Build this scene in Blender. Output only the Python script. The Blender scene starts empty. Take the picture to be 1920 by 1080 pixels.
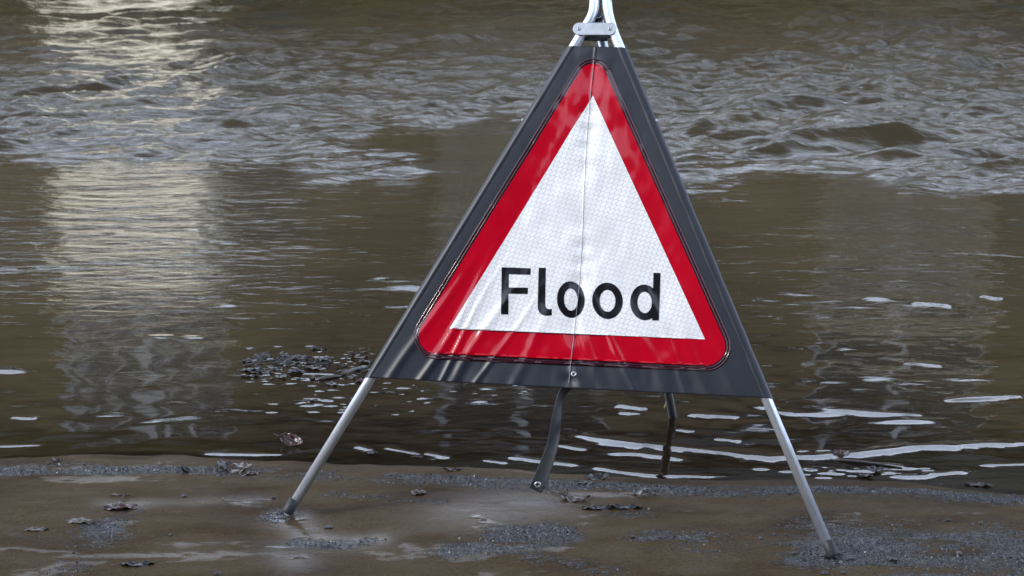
import bpy, bmesh, math, random
import numpy as np
from mathutils import Vector, Matrix

scene = bpy.context.scene
C = scene.collection
R = math.radians

# ---------------------------------------------------------------- camera
CAM_H, PITCH, FPX = 1.6, R(12.0), 4000.0
cam = bpy.data.cameras.new('camera'); cam.lens = FPX/1920*36; cam.sensor_width = 36
cam.clip_start = 0.1; cam.clip_end = 2000
cam.dof.use_dof = True; cam.dof.focus_distance = 5.15; cam.dof.aperture_fstop = 13
camo = bpy.data.objects.new('camera', cam); C.objects.link(camo)
camo.location = (0, 0, CAM_H); camo.rotation_euler = (R(90)-PITCH, 0, 0)
scene.camera = camo

# ---------------------------------------------------------------- light
SUN_EL = R(30); sx, sy = -0.93, -0.37
SUN_ROT = math.atan2(sx, sy)
sun = bpy.data.lights.new('sun', 'SUN'); sun.energy = 2.4; sun.angle = R(6); sun.color = (1, .93, .82)
suno = bpy.data.objects.new('sun', sun); C.objects.link(suno)
d = Vector((sx, sy, 0)).normalized()*math.cos(SUN_EL) + Vector((0, 0, math.sin(SUN_EL)))
suno.rotation_euler = d.to_track_quat('Z', 'Y').to_euler()

world = bpy.data.worlds.new('World'); scene.world = world; world.use_nodes = True
nt = world.node_tree; nt.nodes.clear()
def N(t, typ, **kw):
    n = t.nodes.new(typ)
    for k, v in kw.items():
        if k.startswith('i_'):
            key = k[2:]; key = int(key) if key.isdigit() else key
            n.inputs[key].default_value = v
        else: setattr(n, k, v)
    return n
sky = N(nt, 'ShaderNodeTexSky', sky_type='NISHITA', sun_disc=False, sun_elevation=SUN_EL, sun_rotation=SUN_ROT % (2*math.pi), air_density=1.0, dust_density=1.5)
tc = N(nt, 'ShaderNodeTexCoord')
mp = N(nt, 'ShaderNodeMapping'); mp.inputs['Scale'].default_value = (1, 1, 2.6)
cn = N(nt, 'ShaderNodeTexNoise', i_Scale=2.2, i_Detail=6.0, i_Roughness=.55)
cr = N(nt, 'ShaderNodeMapRange'); cr.inputs[1].default_value = .36; cr.inputs[2].default_value = .62
cr.inputs[3].default_value = .42; cr.inputs[4].default_value = 1.0
mx = N(nt, 'ShaderNodeMix', data_type='RGBA'); mx.inputs[7].default_value = (21.5, 24.6, 31.0, 1)
bg = N(nt, 'ShaderNodeBackground', i_Strength=.14)
wo = N(nt, 'ShaderNodeOutputWorld')
nt.links.new(tc.outputs['Generated'], mp.inputs[0]); nt.links.new(mp.outputs[0], cn.inputs[0])
nt.links.new(cn.outputs[0], cr.inputs[0]); 
# broken cloud lies low round the horizon and thins out upwards
sz = N(nt, 'ShaderNodeSeparateXYZ'); nt.links.new(tc.outputs['Generated'], sz.inputs[0])
fz = N(nt, 'ShaderNodeMapRange', interpolation_type='SMOOTHSTEP'); fz.inputs[1].default_value = .48; fz.inputs[2].default_value = .92; fz.inputs[3].default_value = 1.0; fz.inputs[4].default_value = .16
nt.links.new(sz.outputs[2], fz.inputs[0])
fm = N(nt, 'ShaderNodeMath', operation='MULTIPLY'); nt.links.new(cr.outputs[0], fm.inputs[0]); nt.links.new(fz.outputs[0], fm.inputs[1])
nt.links.new(fm.outputs[0], mx.inputs[0])
nt.links.new(sky.outputs[0], mx.inputs[6]); nt.links.new(mx.outputs[2], bg.inputs[0]); nt.links.new(bg.outputs[0], wo.inputs[0])

vs = scene.view_settings
scene.display_settings.display_device = 'sRGB'
vs.view_transform = 'Standard'; vs.look = 'None'; vs.gamma = 1; vs.use_curve_mapping = False
vs.exposure = 0.0

# ---------------------------------------------------------------- helpers
rng = np.random.default_rng(7); random.seed(7)
def ray(px, py):
    x = (px-960)/FPX; z = -(py-540)/FPX; c, s = math.cos(PITCH), math.sin(PITCH)
    return Vector((x, c+z*s, -s+z*c))
def on_z(px, py, z=0.0):
    d = ray(px, py); return Vector((0, 0, CAM_H)) + d*((z-CAM_H)/d.z)
def on_y(px, py, Y):
    d = ray(px, py); return Vector((0, 0, CAM_H)) + d*(Y/d.y)

def vnoise(x, y, seed=0):
    xi = np.floor(x).astype(np.int64); yi = np.floor(y).astype(np.int64)
    fx = x-xi; fy = y-yi
    fx = fx*fx*fx*(fx*(fx*6-15)+10); fy = fy*fy*fy*(fy*(fy*6-15)+10)
    def h(i, j):
        n = (i*374761393 + j*668265263 + seed*1442695041) & 0xffffffff
        n = ((n ^ (n >> 13))*1274126177) & 0xffffffff
        return ((n ^ (n >> 16)) & 0xffff)/32767.5-1
    a, b, c, dd = h(xi, yi), h(xi+1, yi), h(xi, yi+1), h(xi+1, yi+1)
    return (a*(1-fx)+b*fx)*(1-fy)+(c*(1-fx)+dd*fx)*fy
def fbm(x, y, o=4, seed=0, g=.5):
    s = 0; a = 1
    for k in range(o): s = s + a*vnoise(x, y, seed+k*17); x = x*2.03+3.1; y = y*2.03+1.7; a *= g
    return s
def sstep(a, b, x):
    t = np.clip((x-a)/(b-a), 0, 1); return t*t*(3-2*t)
def seg_dist(X, Y, pts):
    """distance to a polyline and fraction along it"""
    best = np.full(X.shape, 1e9); tt = np.zeros(X.shape); n = len(pts)-1
    for i in range(n):
        ax, ay = pts[i]; bx, by = pts[i+1]; dx, dy = bx-ax, by-ay
        t = np.clip(((X-ax)*dx+(Y-ay)*dy)/(dx*dx+dy*dy+1e-12), 0, 1)
        dd = np.hypot(X-ax-t*dx, Y-ay-t*dy); m = dd < best
        best = np.where(m, dd, best); tt = np.where(m, (i+t)/n, tt)
    return best, tt

def link(name, me, parent=None, mats=()):
    o = bpy.data.objects.new(name, me); C.objects.link(o)
    for m in mats: me.materials.append(m)
    if parent: o.parent = parent
    return o
def pydata(name, v, f, mat, parent=None, smooth=True):
    me = bpy.data.meshes.new(name); me.from_pydata([tuple(p) for p in v], [], f); me.update()
    if smooth: me.polygons.foreach_set('use_smooth', [True]*len(me.polygons))
    return link(name, me, parent, [mat])
def tag(o, label=None, cat=None, group=None, kind=None):
    if label: o['label'] = label
    if cat: o['category'] = cat
    if group: o['group'] = group
    if kind: o['kind'] = kind
    return o
def empty(name, loc, label, cat, group=None):
    o = bpy.data.objects.new(name, None); C.objects.link(o); o.location = loc; o.empty_display_size = .1
    return tag(o, label, cat, group)
def grid_mesh(name, X, Y, Z, mat, attrs={}):
    nr, nc = X.shape
    v = np.stack([X, Y, Z], -1).reshape(-1, 3)
    i = np.arange(nr*nc).reshape(nr, nc)
    f = np.stack([i[:-1, :-1], i[:-1, 1:], i[1:, 1:], i[1:, :-1]], -1).reshape(-1, 4)
    me = bpy.data.meshes.new(name)
    me.vertices.add(len(v)); me.vertices.foreach_set('co', v.ravel().astype(np.float32))
    me.loops.add(f.size); me.loops.foreach_set('vertex_index', f.ravel().astype(np.int32))
    me.polygons.add(len(f)); me.polygons.foreach_set('loop_start', np.arange(0, f.size, 4, dtype=np.int32))
    me.polygons.foreach_set('use_smooth', np.ones(len(f), dtype=bool))
    me.update(calc_edges=True)
    for k, a in attrs.items():
        at = me.attributes.new(k, 'FLOAT', 'POINT'); at.data.foreach_set('value', a.ravel().astype(np.float32))
    me.validate()
    return link(name, me, None, [mat])
def tube_data(pts, rad, seg=16, cap=True):
    pts = [Vector(p) for p in pts]; n = len(pts); v = []; f = []
    rads = rad if isinstance(rad, (list, tuple)) else [rad]*n
    up = None
    for i, p in enumerate(pts):
        t = (pts[min(i+1, n-1)]-pts[max(i-1, 0)]).normalized()
        if up is None: up = t.orthogonal().normalized()
        up = (up - t*up.dot(t)).normalized(); w = t.cross(up)
        for k in range(seg):
            a = 2*math.pi*k/seg; v.append(p+(up*math.cos(a)+w*math.sin(a))*rads[i])
    for i in range(n-1):
        for k in range(seg):
            k2 = (k+1) % seg; f.append((i*seg+k, i*seg+k2, (i+1)*seg+k2, (i+1)*seg+k))
    if cap:
        f.append(tuple(reversed(range(seg)))); f.append(tuple((n-1)*seg+k for k in range(seg)))
    return v, f
def tube(name, pts, rad, mat, parent=None, seg=16, inv=None):
    v, f = tube_data(pts, rad, seg)
    o = pydata(name, v, f, mat, parent)
    for p in o.data.polygons:
        if len(p.vertices) > 4: p.use_smooth = False
    return o
def box_data(lo, hi):
    x0, y0, z0 = lo; x1, y1, z1 = hi
    v = [(x0, y0, z0), (x1, y0, z0), (x1, y1, z0), (x0, y1, z0), (x0, y0, z1), (x1, y0, z1), (x1, y1, z1), (x0, y1, z1)]
    return v, [(0, 3, 2, 1), (4, 5, 6, 7), (0, 1, 5, 4), (1, 2, 6, 5), (2, 3, 7, 6), (3, 0, 4, 7)]
def box(name, lo, hi, mat, parent=None):
    v, f = box_data(lo, hi); return pydata(name, v, f, mat, parent, False)

# ---------------------------------------------------------------- materials
def new_mat(name):
    m = bpy.data.materials.new(name); m.use_nodes = True; t = m.node_tree
    return m, t, t.nodes['Principled BSDF']
def simple(name, col, rough=.5, metal=0, spec=.5, var=.15, scale=40, bump=0, coat=0, bscale=None):
    m, t, b = new_mat(name)
    tcn = N(t, 'ShaderNodeTexCoord')
    nz = N(t, 'ShaderNodeTexNoise', i_Scale=scale, i_Detail=5.0)
    t.links.new(tcn.outputs['Object'], nz.inputs[0])
    rp = N(t, 'ShaderNodeValToRGB')
    rp.color_ramp.elements[0].position = .3; rp.color_ramp.elements[1].position = .7
    rp.color_ramp.elements[0].color = [c*(1-var) for c in col]+[1]; rp.color_ramp.elements[1].color = [min(1, c*(1+var)) for c in col]+[1]
    t.links.new(nz.outputs[0], rp.inputs[0]); t.links.new(rp.outputs[0], b.inputs['Base Color'])
    b.inputs['Roughness'].default_value = rough; b.inputs['Metallic'].default_value = metal
    b.inputs['Specular IOR Level'].default_value = spec; b.inputs['Coat Weight'].default_value = coat; b.inputs['Coat Roughness'].default_value = .08
    if bump:
        n2 = N(t, 'ShaderNodeTexNoise', i_Scale=bscale or scale*3, i_Detail=4.0); t.links.new(tcn.outputs['Object'], n2.inputs[0])
        bp = N(t, 'ShaderNodeBump', i_Strength=bump, i_Distance=.002); t.links.new(n2.outputs[0], bp.inputs['Height']); t.links.new(bp.outputs[0], b.inputs['Normal'])
    return m

M = {}
M['galv'] = simple('galvanised_steel', (.36, .38, .40), .38, .9, var=.12, scale=60, bump=.15)
M['alu'] = simple('brushed_tube', (.66, .70, .76), .36, .70, var=.08, scale=30, bump=.05, bscale=300)
M['cap'] = simple('grey_plastic', (.022, .024, .028), .5, spec=.3, bump=.1)
M['dark_metal'] = simple('dark_steel', (.05, .05, .055), .4, .6)
M['vinyl'] = simple('charcoal_vinyl', (.011, .014, .021), .38, spec=.36, var=.12, scale=25, bump=.06, bscale=900)
M['strap'] = simple('charcoal_webbing', (.03, .033, .037), .5, var=.15, scale=60, bump=.15, bscale=500)
M['red'] = simple('red_sheeting', (.37, .0005, .011), .12, spec=.36, var=.06, scale=14)
M['ink'] = simple('black_ink', (.005, .0055, .007), .16, spec=.45, var=.2)
M['weld'] = simple('welded_clear_border', (.035, .006, .012), .12, var=.3, scale=40, coat=.6)

# reflective white sheeting with a honeycomb of sealed cells printed by the weld lines
def white_sheeting():
    m, t, b = new_mat('white_sheeting')
    at = N(t, 'ShaderNodeUVMap')
    L = t.links.new
    mpn = N(t, 'ShaderNodeMapping'); mpn.inputs['Rotation'].default_value = (0, 0, R(-33)); mpn.inputs['Scale'].default_value = (1, 1, 1)
    L(at.outputs[0], mpn.inputs[0])
    sc = N(t, 'ShaderNodeVectorMath', operation='MULTIPLY'); sc.inputs[1].default_value = (58, 108, 0)
    L(mpn.outputs[0], sc.inputs[0])
    wn = N(t, 'ShaderNodeTexNoise', i_Scale=1.3); L(sc.outputs[0], wn.inputs[0])
    def cell(off):
        a = N(t, 'ShaderNodeVectorMath', operation='ADD'); a.inputs[1].default_value = (off[0]+500*1.0, off[1]+500*1.7320508, 0); L(sc.outputs[0], a.inputs[0])
        mo = N(t, 'ShaderNodeVectorMath', operation='MODULO'); mo.inputs[1].default_value = (1, 1.7320508, 1); L(a.outputs[0], mo.inputs[0])
        su = N(t, 'ShaderNodeVectorMath', operation='SUBTRACT'); su.inputs[1].default_value = (.5, .8660254, 0); L(mo.outputs[0], su.inputs[0])
        ab = N(t, 'ShaderNodeVectorMath', operation='ABSOLUTE'); L(su.outputs[0], ab.inputs[0])
        dt = N(t, 'ShaderNodeVectorMath', operation='DOT_PRODUCT'); dt.inputs[1].default_value = (.5, .8660254, 0); L(ab.outputs[0], dt.inputs[0])
        sp = N(t, 'ShaderNodeSeparateXYZ'); L(ab.outputs[0], sp.inputs[0])
        mxx = N(t, 'ShaderNodeMath', operation='MAXIMUM'); L(dt.outputs['Value'], mxx.inputs[0]); L(sp.outputs[0], mxx.inputs[1])
        return mxx
    c1, c2 = cell((0, 0)), cell((.5, .8660254))
    mn = N(t, 'ShaderNodeMath', operation='MINIMUM'); L(c1.outputs[0], mn.inputs[0]); L(c2.outputs[0], mn.inputs[1])
    mr = N(t, 'ShaderNodeMapRange'); mr.inputs[1].default_value = .425; mr.inputs[2].default_value = .455; L(mn.outputs[0], mr.inputs[0])
    mix = N(t, 'ShaderNodeMix', data_type='RGBA'); mix.inputs[6].default_value = (.69, .69, .68, 1); mix.inputs[7].default_value = (.45, .455, .49, 1)
    L(mr.outputs[0], mix.inputs[0])
    # faint grime
    g = N(t, 'ShaderNodeTexNoise', i_Scale=7.0, i_Detail=6.0); L(at.outputs[0], g.inputs[0])
    gr = N(t, 'ShaderNodeMapRange'); gr.inputs[1].default_value = .45; gr.inputs[2].default_value = .8; gr.inputs[3].default_value = 0; gr.inputs[4].default_value = .6; L(g.outputs[0], gr.inputs[0])
    mg = N(t, 'ShaderNodeMix', data_type='RGBA'); mg.inputs[7].default_value = (.52, .53, .55, 1); L(gr.outputs[0], mg.inputs[0]); L(mix.outputs[2], mg.inputs[6])
    vo = N(t, 'ShaderNodeTexVoronoi', i_Scale=34.0); L(at.outputs[0], vo.inputs['Vector'])
    vc = N(t, 'ShaderNodeSeparateColor'); L(vo.outputs['Color'], vc.inputs[0])
    th = N(t, 'ShaderNodeMapRange'); th.inputs[1].default_value = .80; th.inputs[2].default_value = 1; th.inputs[3].default_value = -.02; th.inputs[4].default_value = .085; L(vc.outputs[0], th.inputs[0])
    lt = N(t, 'ShaderNodeMath', operation='LESS_THAN'); L(vo.outputs['Distance'], lt.inputs[0]); L(th.outputs[0], lt.inputs[1])
    lm = N(t, 'ShaderNodeMath', operation='MULTIPLY'); lm.inputs[1].default_value = .7; L(lt.outputs[0], lm.inputs[0])
    ms = N(t, 'ShaderNodeMix', data_type='RGBA'); ms.inputs[7].default_value = (.16, .13, .10, 1); L(lm.outputs[0], ms.inputs[0]); L(mg.outputs[2], ms.inputs[6])
    L(ms.outputs[2], b.inputs['Base Color'])
    b.inputs['Roughness'].default_value = .22; b.inputs['Coat Weight'].default_value = .4; b.inputs['Coat Roughness'].default_value = .1
    bp = N(t, 'ShaderNodeBump', i_Strength=.12, i_Distance=.0006, invert=True); L(mr.outputs[0], bp.inputs['Height']); L(bp.outputs[0], b.inputs['Normal'])
    return m
M['white'] = white_sheeting()

def mud_material():
    m, t, b = new_mat('wet_silt'); L = t.links.new
    g = N(t, 'ShaderNodeNewGeometry'); P = g.outputs['Position']
    wetA = N(t, 'ShaderNodeAttribute', attribute_name='bed'); gritA = N(t, 'ShaderNodeAttribute', attribute_name='grit'); filmA = N(t, 'ShaderNodeAttribute', attribute_name='film')
    def noise(scale, det=5, stretch=(1, 1, 1), rough=.55, dist=0):
        mpn = N(t, 'ShaderNodeMapping'); mpn.inputs['Scale'].default_value = stretch; L(P, mpn.inputs[0])
        n = N(t, 'ShaderNodeTexNoise', i_Scale=scale, i_Detail=det, i_Roughness=rough, i_Distortion=dist); L(mpn.outputs[0], n.inputs[0]); return n.outputs[0]
    def ramp(fac, stops):
        r = N(t, 'ShaderNodeValToRGB'); e = r.color_ramp.elements
        while len(e) < len(stops): e.new(.5)
        for q, (p, c) in zip(e, stops): q.position = p; q.color = (*c, 1)
        L(fac, r.inputs[0]); return r.outputs[0]
    def mix(f, a, bb):
        x = N(t, 'ShaderNodeMix', data_type='RGBA'); L(f, x.inputs[0]); L(a, x.inputs[6]); L(bb, x.inputs[7]); return x.outputs[2]
    def rng_(v, a, bb, c, dd):
        x = N(t, 'ShaderNodeMapRange'); x.inputs[1].default_value = a; x.inputs[2].default_value = bb; x.inputs[3].default_value = c; x.inputs[4].default_value = dd; L(v, x.inputs[0]); return x.outputs[0]
    def mth(op, a, bb):
        x = N(t, 'ShaderNodeMath', operation=op)
        for k, q in ((0, a), (1, bb)):
            if isinstance(q, (int, float)): x.inputs[k].default_value = q
            else: L(q, x.inputs[k])
        return x.outputs[0]
    silt = ramp(noise(2.6, 6, (1, 1.8, 1), dist=.6), [(.3, (.024, .0132, .0048)), (.44, (.040, .0252, .011)), (.56, (.051, .0352, .0172)), (.72, (.055, .0408, .023))])
    speck = ramp(noise(170, 3), [(.34, (.3, .3, .32)), (.47, (.95, .95, .95)), (.62, (1.1, 1.1, 1.1)), (.74, (1.9, 1.85, 1.8))])
    x = N(t, 'ShaderNodeMix', data_type='RGBA', blend_type='MULTIPLY'); x.inputs[0].default_value = .75; L(silt, x.inputs[6]); L(speck, x.inputs[7]); silt = x.outputs[2]
    gritc = ramp(noise(130, 4), [(.40, (.003, .0035, .005)), (.52, (.018, .018, .019)), (.68, (.10, .09, .08))])
    gm = rng_(mth('ADD', gritA.outputs['Fac'], mth('MULTIPLY', mth('SUBTRACT', noise(42, 5, (1, 2.0, 1), .65), .5), 2.6)), .42, .62, 0, 1)
    col = mix(gm, silt, gritc)
    bed = ramp(noise(9, 7, (1, 5.5, 1), .65, 1.6), [(.32, (.004, .0026, .002)), (.46, (.022, .0105, .0065)), (.6, (.048, .026, .014)), (.75, (.075, .052, .027))])
    col = mix(wetA.outputs['Fac'], col, bed)
    L(col, b.inputs['Base Color'])
    # the water film varies: glossy where wet grit shows, satin on silt
    rg = mth('ADD', rng_(noise(5, 6, (1, 2.4, 1)), .38, .62, .36, .60), mth('MULTIPLY', gm, -.30))
    rg = mth('SUBTRACT', rg, mth('MULTIPLY', filmA.outputs['Fac'], .42))
    rg = mth('MAXIMUM', rg, .06)
    L(rg, b.inputs['Roughness']); L(mth('ADD', mth('ADD', mth('MULTIPLY', gm, .36), .025), mth('MULTIPLY', filmA.outputs['Fac'], .24)), b.inputs['Specular IOR Level'])
    h = mth('ADD', mth('MULTIPLY', noise(130, 5, (1, 1, 1), .7), mth('ADD', mth('MULTIPLY', gm, 3.4), .30)), mth('MULTIPLY', noise(45, 5, (1, 2.5, 1), .65), 1.0))
    h = mth('MULTIPLY', h, mth('SUBTRACT', 1.05, filmA.outputs['Fac']))
    bp = N(t, 'ShaderNodeBump', i_Strength=.8, i_Distance=.004); L(h, bp.inputs['Height']); L(bp.outputs[0], b.inputs['Normal'])
    return m
M['mud'] = mud_material()

def water_material():
    m, t, b = new_mat('muddy_flood_water'); t.nodes.remove(b); L = t.links.new
    out = [n for n in t.nodes if n.type == 'OUTPUT_MATERIAL'][0]
    g = N(t, 'ShaderNodeNewGeometry')
    dep = N(t, 'ShaderNodeAttribute', attribute_name='turbid'); fine = N(t, 'ShaderNodeAttribute', attribute_name='fine')
    def noise(scale, det, stretch, dist=0):
        mpn = N(t, 'ShaderNodeMapping'); mpn.inputs['Scale'].default_value = stretch; L(g.outputs['Position'], mpn.inputs[0])
        n = N(t, 'ShaderNodeTexNoise', i_Scale=scale, i_Detail=det, i_Distortion=dist); L(mpn.outputs[0], n.inputs[0]); return n.outputs[0]
    n1 = noise(17, 5, (.55, 1.3, 1), .5)
    mu = N(t, 'ShaderNodeMath', operation='MULTIPLY'); L(n1, mu.inputs[0]); L(fine.outputs['Fac'], mu.inputs[1])
    bp = N(t, 'ShaderNodeBump', i_Strength=1.0, i_Distance=.010); L(mu.outputs[0], bp.inputs['Height'])
    cr = N(t, 'ShaderNodeValToRGB'); cr.color_ramp.elements[0].position = .3; cr.color_ramp.elements[1].position = .72
    cr.color_ramp.elements[0].color = (.027, .0195, .0078, 1); cr.color_ramp.elements[1].color = (.043, .0325, .0140, 1)
    L(noise(.9, 5, (1, 2.5, 1), 1.0), cr.inputs[0])
    df = N(t, 'ShaderNodeBsdfDiffuse'); L(cr.outputs[0], df.inputs[0])
    tr = N(t, 'ShaderNodeBsdfTransparent'); tr.inputs[0].default_value = (.96, .93, .86, 1)
    # silt drifts in clouds through the shallows
    cl = N(t, 'ShaderNodeMath', operation='MULTIPLY_ADD'); cl.inputs[1].default_value = .5; L(noise(4.5, 5, (1, 4, 1), 1.2), cl.inputs[0]); cl.inputs[2].default_value = -.25
    ad = N(t, 'ShaderNodeMath', operation='ADD', use_clamp=True); L(dep.outputs['Fac'], ad.inputs[0]); L(cl.outputs[0], ad.inputs[1])
    body = N(t, 'ShaderNodeMixShader'); L(ad.outputs[0], body.inputs[0]); L(tr.outputs[0], body.inputs[1]); L(df.outputs[0], body.inputs[2])
    gl = N(t, 'ShaderNodeBsdfGlossy', i_Roughness=.015); gl.inputs[0].default_value = (1, 1, 1, 1); L(bp.outputs[0], gl.inputs['Normal'])
    fr = N(t, 'ShaderNodeFresnel', i_IOR=1.333); L(bp.outputs[0], fr.inputs['Normal'])
    ms = N(t, 'ShaderNodeMixShader'); L(fr.outputs[0], ms.inputs[0]); L(body.outputs[0], ms.inputs[1]); L(gl.outputs[0], ms.inputs[2])
    L(ms.outputs[0], out.inputs[0])
    return m
M['water'] = water_material()

# ---------------------------------------------------------------- ground and water
ZW = -0.020                                   # water level
SHORE = [(-900, 880), (0, 862), (200, 851), (330, 853), (420, 857), (560, 863), (700, 869), (800, 873), (900, 881), (1000, 886), (1100, 891), (1250, 895), (1400, 899), (1500, 899), (1700, 905), (1920, 927), (2900, 985)]
shp = [on_z(x, y, ZW) for x, y in SHORE]
SX = np.array([-60]+[p.x for p in shp]+[60]); SY = np.array([shp[0].y]+[p.y for p in shp]+[shp[-1].y])
def shore_y(x): return np.interp(x, SX, SY)
def pw(pts, z=ZW): return [tuple(on_z(x, y, z)[:2]) for x, y in pts]

def expand(core, lo, hi, g=1.25):
    a = list(core); s = a[-1]-a[-2]
    while a[-1] < hi: s *= g; a.append(a[-1]+s)
    s = core[1]-core[0]; b = []; p = core[0]
    while p > lo: s *= g; p -= s; b.append(p)
    return np.array(b[::-1]+a)

gx = expand(np.arange(-1.75, 1.75, .0075), -70, 70); gy = expand(np.arange(4.25, 6.9, .0065), -40, 80)
X, Y = np.meshgrid(gx, gy)
D = shore_y(X)-Y + (.012*fbm(X*9, Y*9, 3, 5)+.028*fbm(X*2.4, Y*3, 3, 6))*np.exp(-(Y-5.4)**2)       # >0 on land
near = np.exp(-((X/2.5)**2)-((Y-5)/2.0)**2)
land = .020*(1-np.exp(-np.clip(D, 0, None)/.16))
deep = np.clip(-D, 0, None); deep = .055*deep/(1+.06*deep)
Z = ZW + np.where(D > 0, land, -np.minimum(deep, .6))
Z += near*(.0042*fbm(X*2.2, Y*5.5, 4, 11))*sstep(.02, .25, D)
Z += near*(.0009*fbm(X*14+.6*fbm(X*3, Y*6, 2, 8), Y*44, 4, 31)+.0004*fbm(X*60, Y*60, 2, 33))*sstep(.0, .1, D)*(.35+.65*sstep(-.3, .5, fbm(X*1.7, Y*3.5, 3, 71)))
Z += near*.006*fbm(X*7, Y*16, 3, 41)*sstep(.05, .5, -D)
grit = np.zeros_like(X); film = .55*sstep(.72, .92, fbm(X*3.2+.5*fbm(X*5, Y*10, 3, 12), Y*10, 5, 83)+.12*fbm(X*30, Y*60, 2, 84))
def blob(arr, pts, w, a):
    dd, tt = seg_dist(X, Y*1.0, pw(pts, 0)); arr += a*np.exp(-(dd/w)**2)
# grit band along the water's edge
blob(grit, [(-300, 885), (0, 878), (100, 874), (200, 876), (330, 868), (450, 876), (540, 882), (640, 884), (760, 893), (900, 899), (1050, 905), (1180, 908), (1300, 915), (1420, 915), (1560, 912), (1700, 920), (1920, 930), (2200, 940)], .055, 1.15)
for pts, w, a in [([(130, 1065), (160, 1030), (190, 1005)], .08, .55), ([(860, 1032), (905, 1028), (955, 1022)], .06, 1.0), ([(965, 1000), (1010, 990)], .08, .95),
                  ([(1030, 1018), (1060, 1012)], .05, .8), ([(1220, 1012), (1310, 1018)], .07, .8), ([(1600, 1020), (1700, 1030), (1800, 1060), (1900, 1070)], .22, .85),
                  ([(1500, 1040), (1540, 1038)], .05, .7), ([(1870, 1000), (1900, 1015)], .07, .6), ([(250, 960), (200, 985)], .05, .5), ([(540, 960), (520, 970)], .05, .7),
                  ([(1000, 1046), (1060, 1058), (1150, 1068)], .05, .7), ([(560, 1014), (620, 1018), (690, 1012)], .035, .9), ([(1140, 954), (1200, 957)], .05, .8), ([(0, 990), (60, 1000)], .06, .35), ([(620, 925), (760, 935), (830, 938)], .03, .5)]:
    blob(grit, pts, w, a)
def ridge(pts, w, a):
    global Z
    dd, tt = seg_dist(X, Y, pw(pts, 0)); e = np.sin(np.pi*np.clip(tt, 0, 1))**.5
    Z += a*np.exp(-(dd/w)**2)*e
ridge([(250, 942), (330, 950), (420, 947), (500, 936)], .035, .005); ridge([(260, 975), (360, 985), (480, 980)], .06, .006)
ridge([(545, 975), (570, 1000), (600, 1018), (690, 1012)], .03, .0045); ridge([(540, 1025), (560, 1050), (580, 1080)], .04, .004)
ridge([(620, 918), (740, 923), (790, 920)], .02, .004); ridge([(0, 955), (120, 945), (200, 950)], .07, .005)
ridge([(950, 1040), (1040, 1055), (1160, 1070)], .04, .005); ridge([(1000, 900), (1300, 918), (1560, 915), (1920, 935)], .05, .003)
ridge([(700, 1000), (850, 980), (960, 950)], .09, .005); ridge([(120, 990), (180, 975), (260, 985)], .03, .006)
for fx, fy in ((538, 966), (1563, 1048)):
    p = on_z(fx, fy, 0); r_ = np.hypot(X-p.x, Y-p.y); Z += .0055*np.exp(-((r_-.024)/.009)**2)*(1+.4*fbm(X*40, Y*40, 2, 19))-.004*np.exp(-(r_/.012)**2); film += .45*np.exp(-((r_-.04)/.02)**2)
blob(film, [(545, 975), (580, 1005), (640, 1016), (700, 1012)], .05, .8); blob(film, [(540, 1030), (560, 1060)], .06, .7); blob(film, [(240, 945), (480, 935)], .04, .35); blob(film, [(900, 960), (980, 940)], .14, .6)
blob(film, [(200, 945), (250, 950)], .04, .35)
bed = sstep(.03, .34, -D+.05*fbm(X*3, Y*6, 3, 61))*(.12+.88*sstep(-.95, -.5, X)*sstep(1.3, .7, X))
grit = grit*(.86+.5*fbm(X*5, Y*16, 4, 47)+.25*fbm(X*22, Y*40, 2, 48))
grit = np.where(D > -.03, grit, 0)
ground = grid_mesh('ground', X, Y, Z, M['mud'], {'bed': bed, 'grit': np.clip(grit, 0, 1.2), 'film': np.clip(film, 0, 1)})
tag(ground, kind='structure')
from bisect import bisect
def ground_z(x, y):
    i = min(max(int(np.searchsorted(gy, y)), 1), len(gy)-1); j = min(max(int(np.searchsorted(gx, x)), 1), len(gx)-1); return float(Z[i, j])

# water sheet: rows get wider apart with distance
rows = [4.75]
while rows[-1] < 26: y = rows[-1]; rows.append(y+min(max(y*y*.00012, .0045), .035))
s = rows[-1]-rows[-2]
while rows[-1] < 85: s *= 1.3; rows.append(rows[-1]+s)
rows = np.array(rows)
sc = expand(np.linspace(-.34, .34, 760), -4, 4, 1.3)
WY = np.repeat(rows[:, None], len(sc), 1); WX = sc[None, :]*np.maximum(WY, 4.5)
WXl, WYl = WX, WY
waves = np.zeros_like(WX)
def band(n, l0, l1, dir0, spread, slope, seed, sharp=0.0):
    r = np.random.default_rng(seed); h = np.zeros_like(WX)
    wx = WX+.30*l1*fbm(WX/l1*.55, WY/l1*.55, 2, seed); wy = WY+.22*l1*fbm(WX/l1*.55, WY/l1*.55, 2, seed+1)
    for k in range(n):
        l = l0*(l1/l0)**r.random(); a = dir0+spread*r.standard_normal(); kk = 2*np.pi/l
        ph = kk*(wx*math.cos(a)+wy*math.sin(a))+r.random()*6.283
        w = np.cos(ph)
        if sharp: w = w+sharp*np.cos(2*ph)*.5
        h += w*(slope/kk)/math.sqrt(n)
    return h
ang = np.degrees(np.arctan2(CAM_H-ZW, WY))                      # depression of each row: how far the row is from the bank
edge = 8.2+1.1*fbm(WX*.45, WY*.15, 4, 77)+.35*sstep(0, 4, WX)
chop = sstep(-1.0, 1.4, edge-ang+.8*fbm(WX*1.5, WY*.6, 3, 78))*sstep(3.0, 4.4, ang+.3*fbm(WX*.3, WY*.2, 2, 3))
patch = .80+.50*fbm(WX*.55, WY*.30, 3, 55)+.35*fbm(WX*2.2, WY*1.1, 2, 57)
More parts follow.
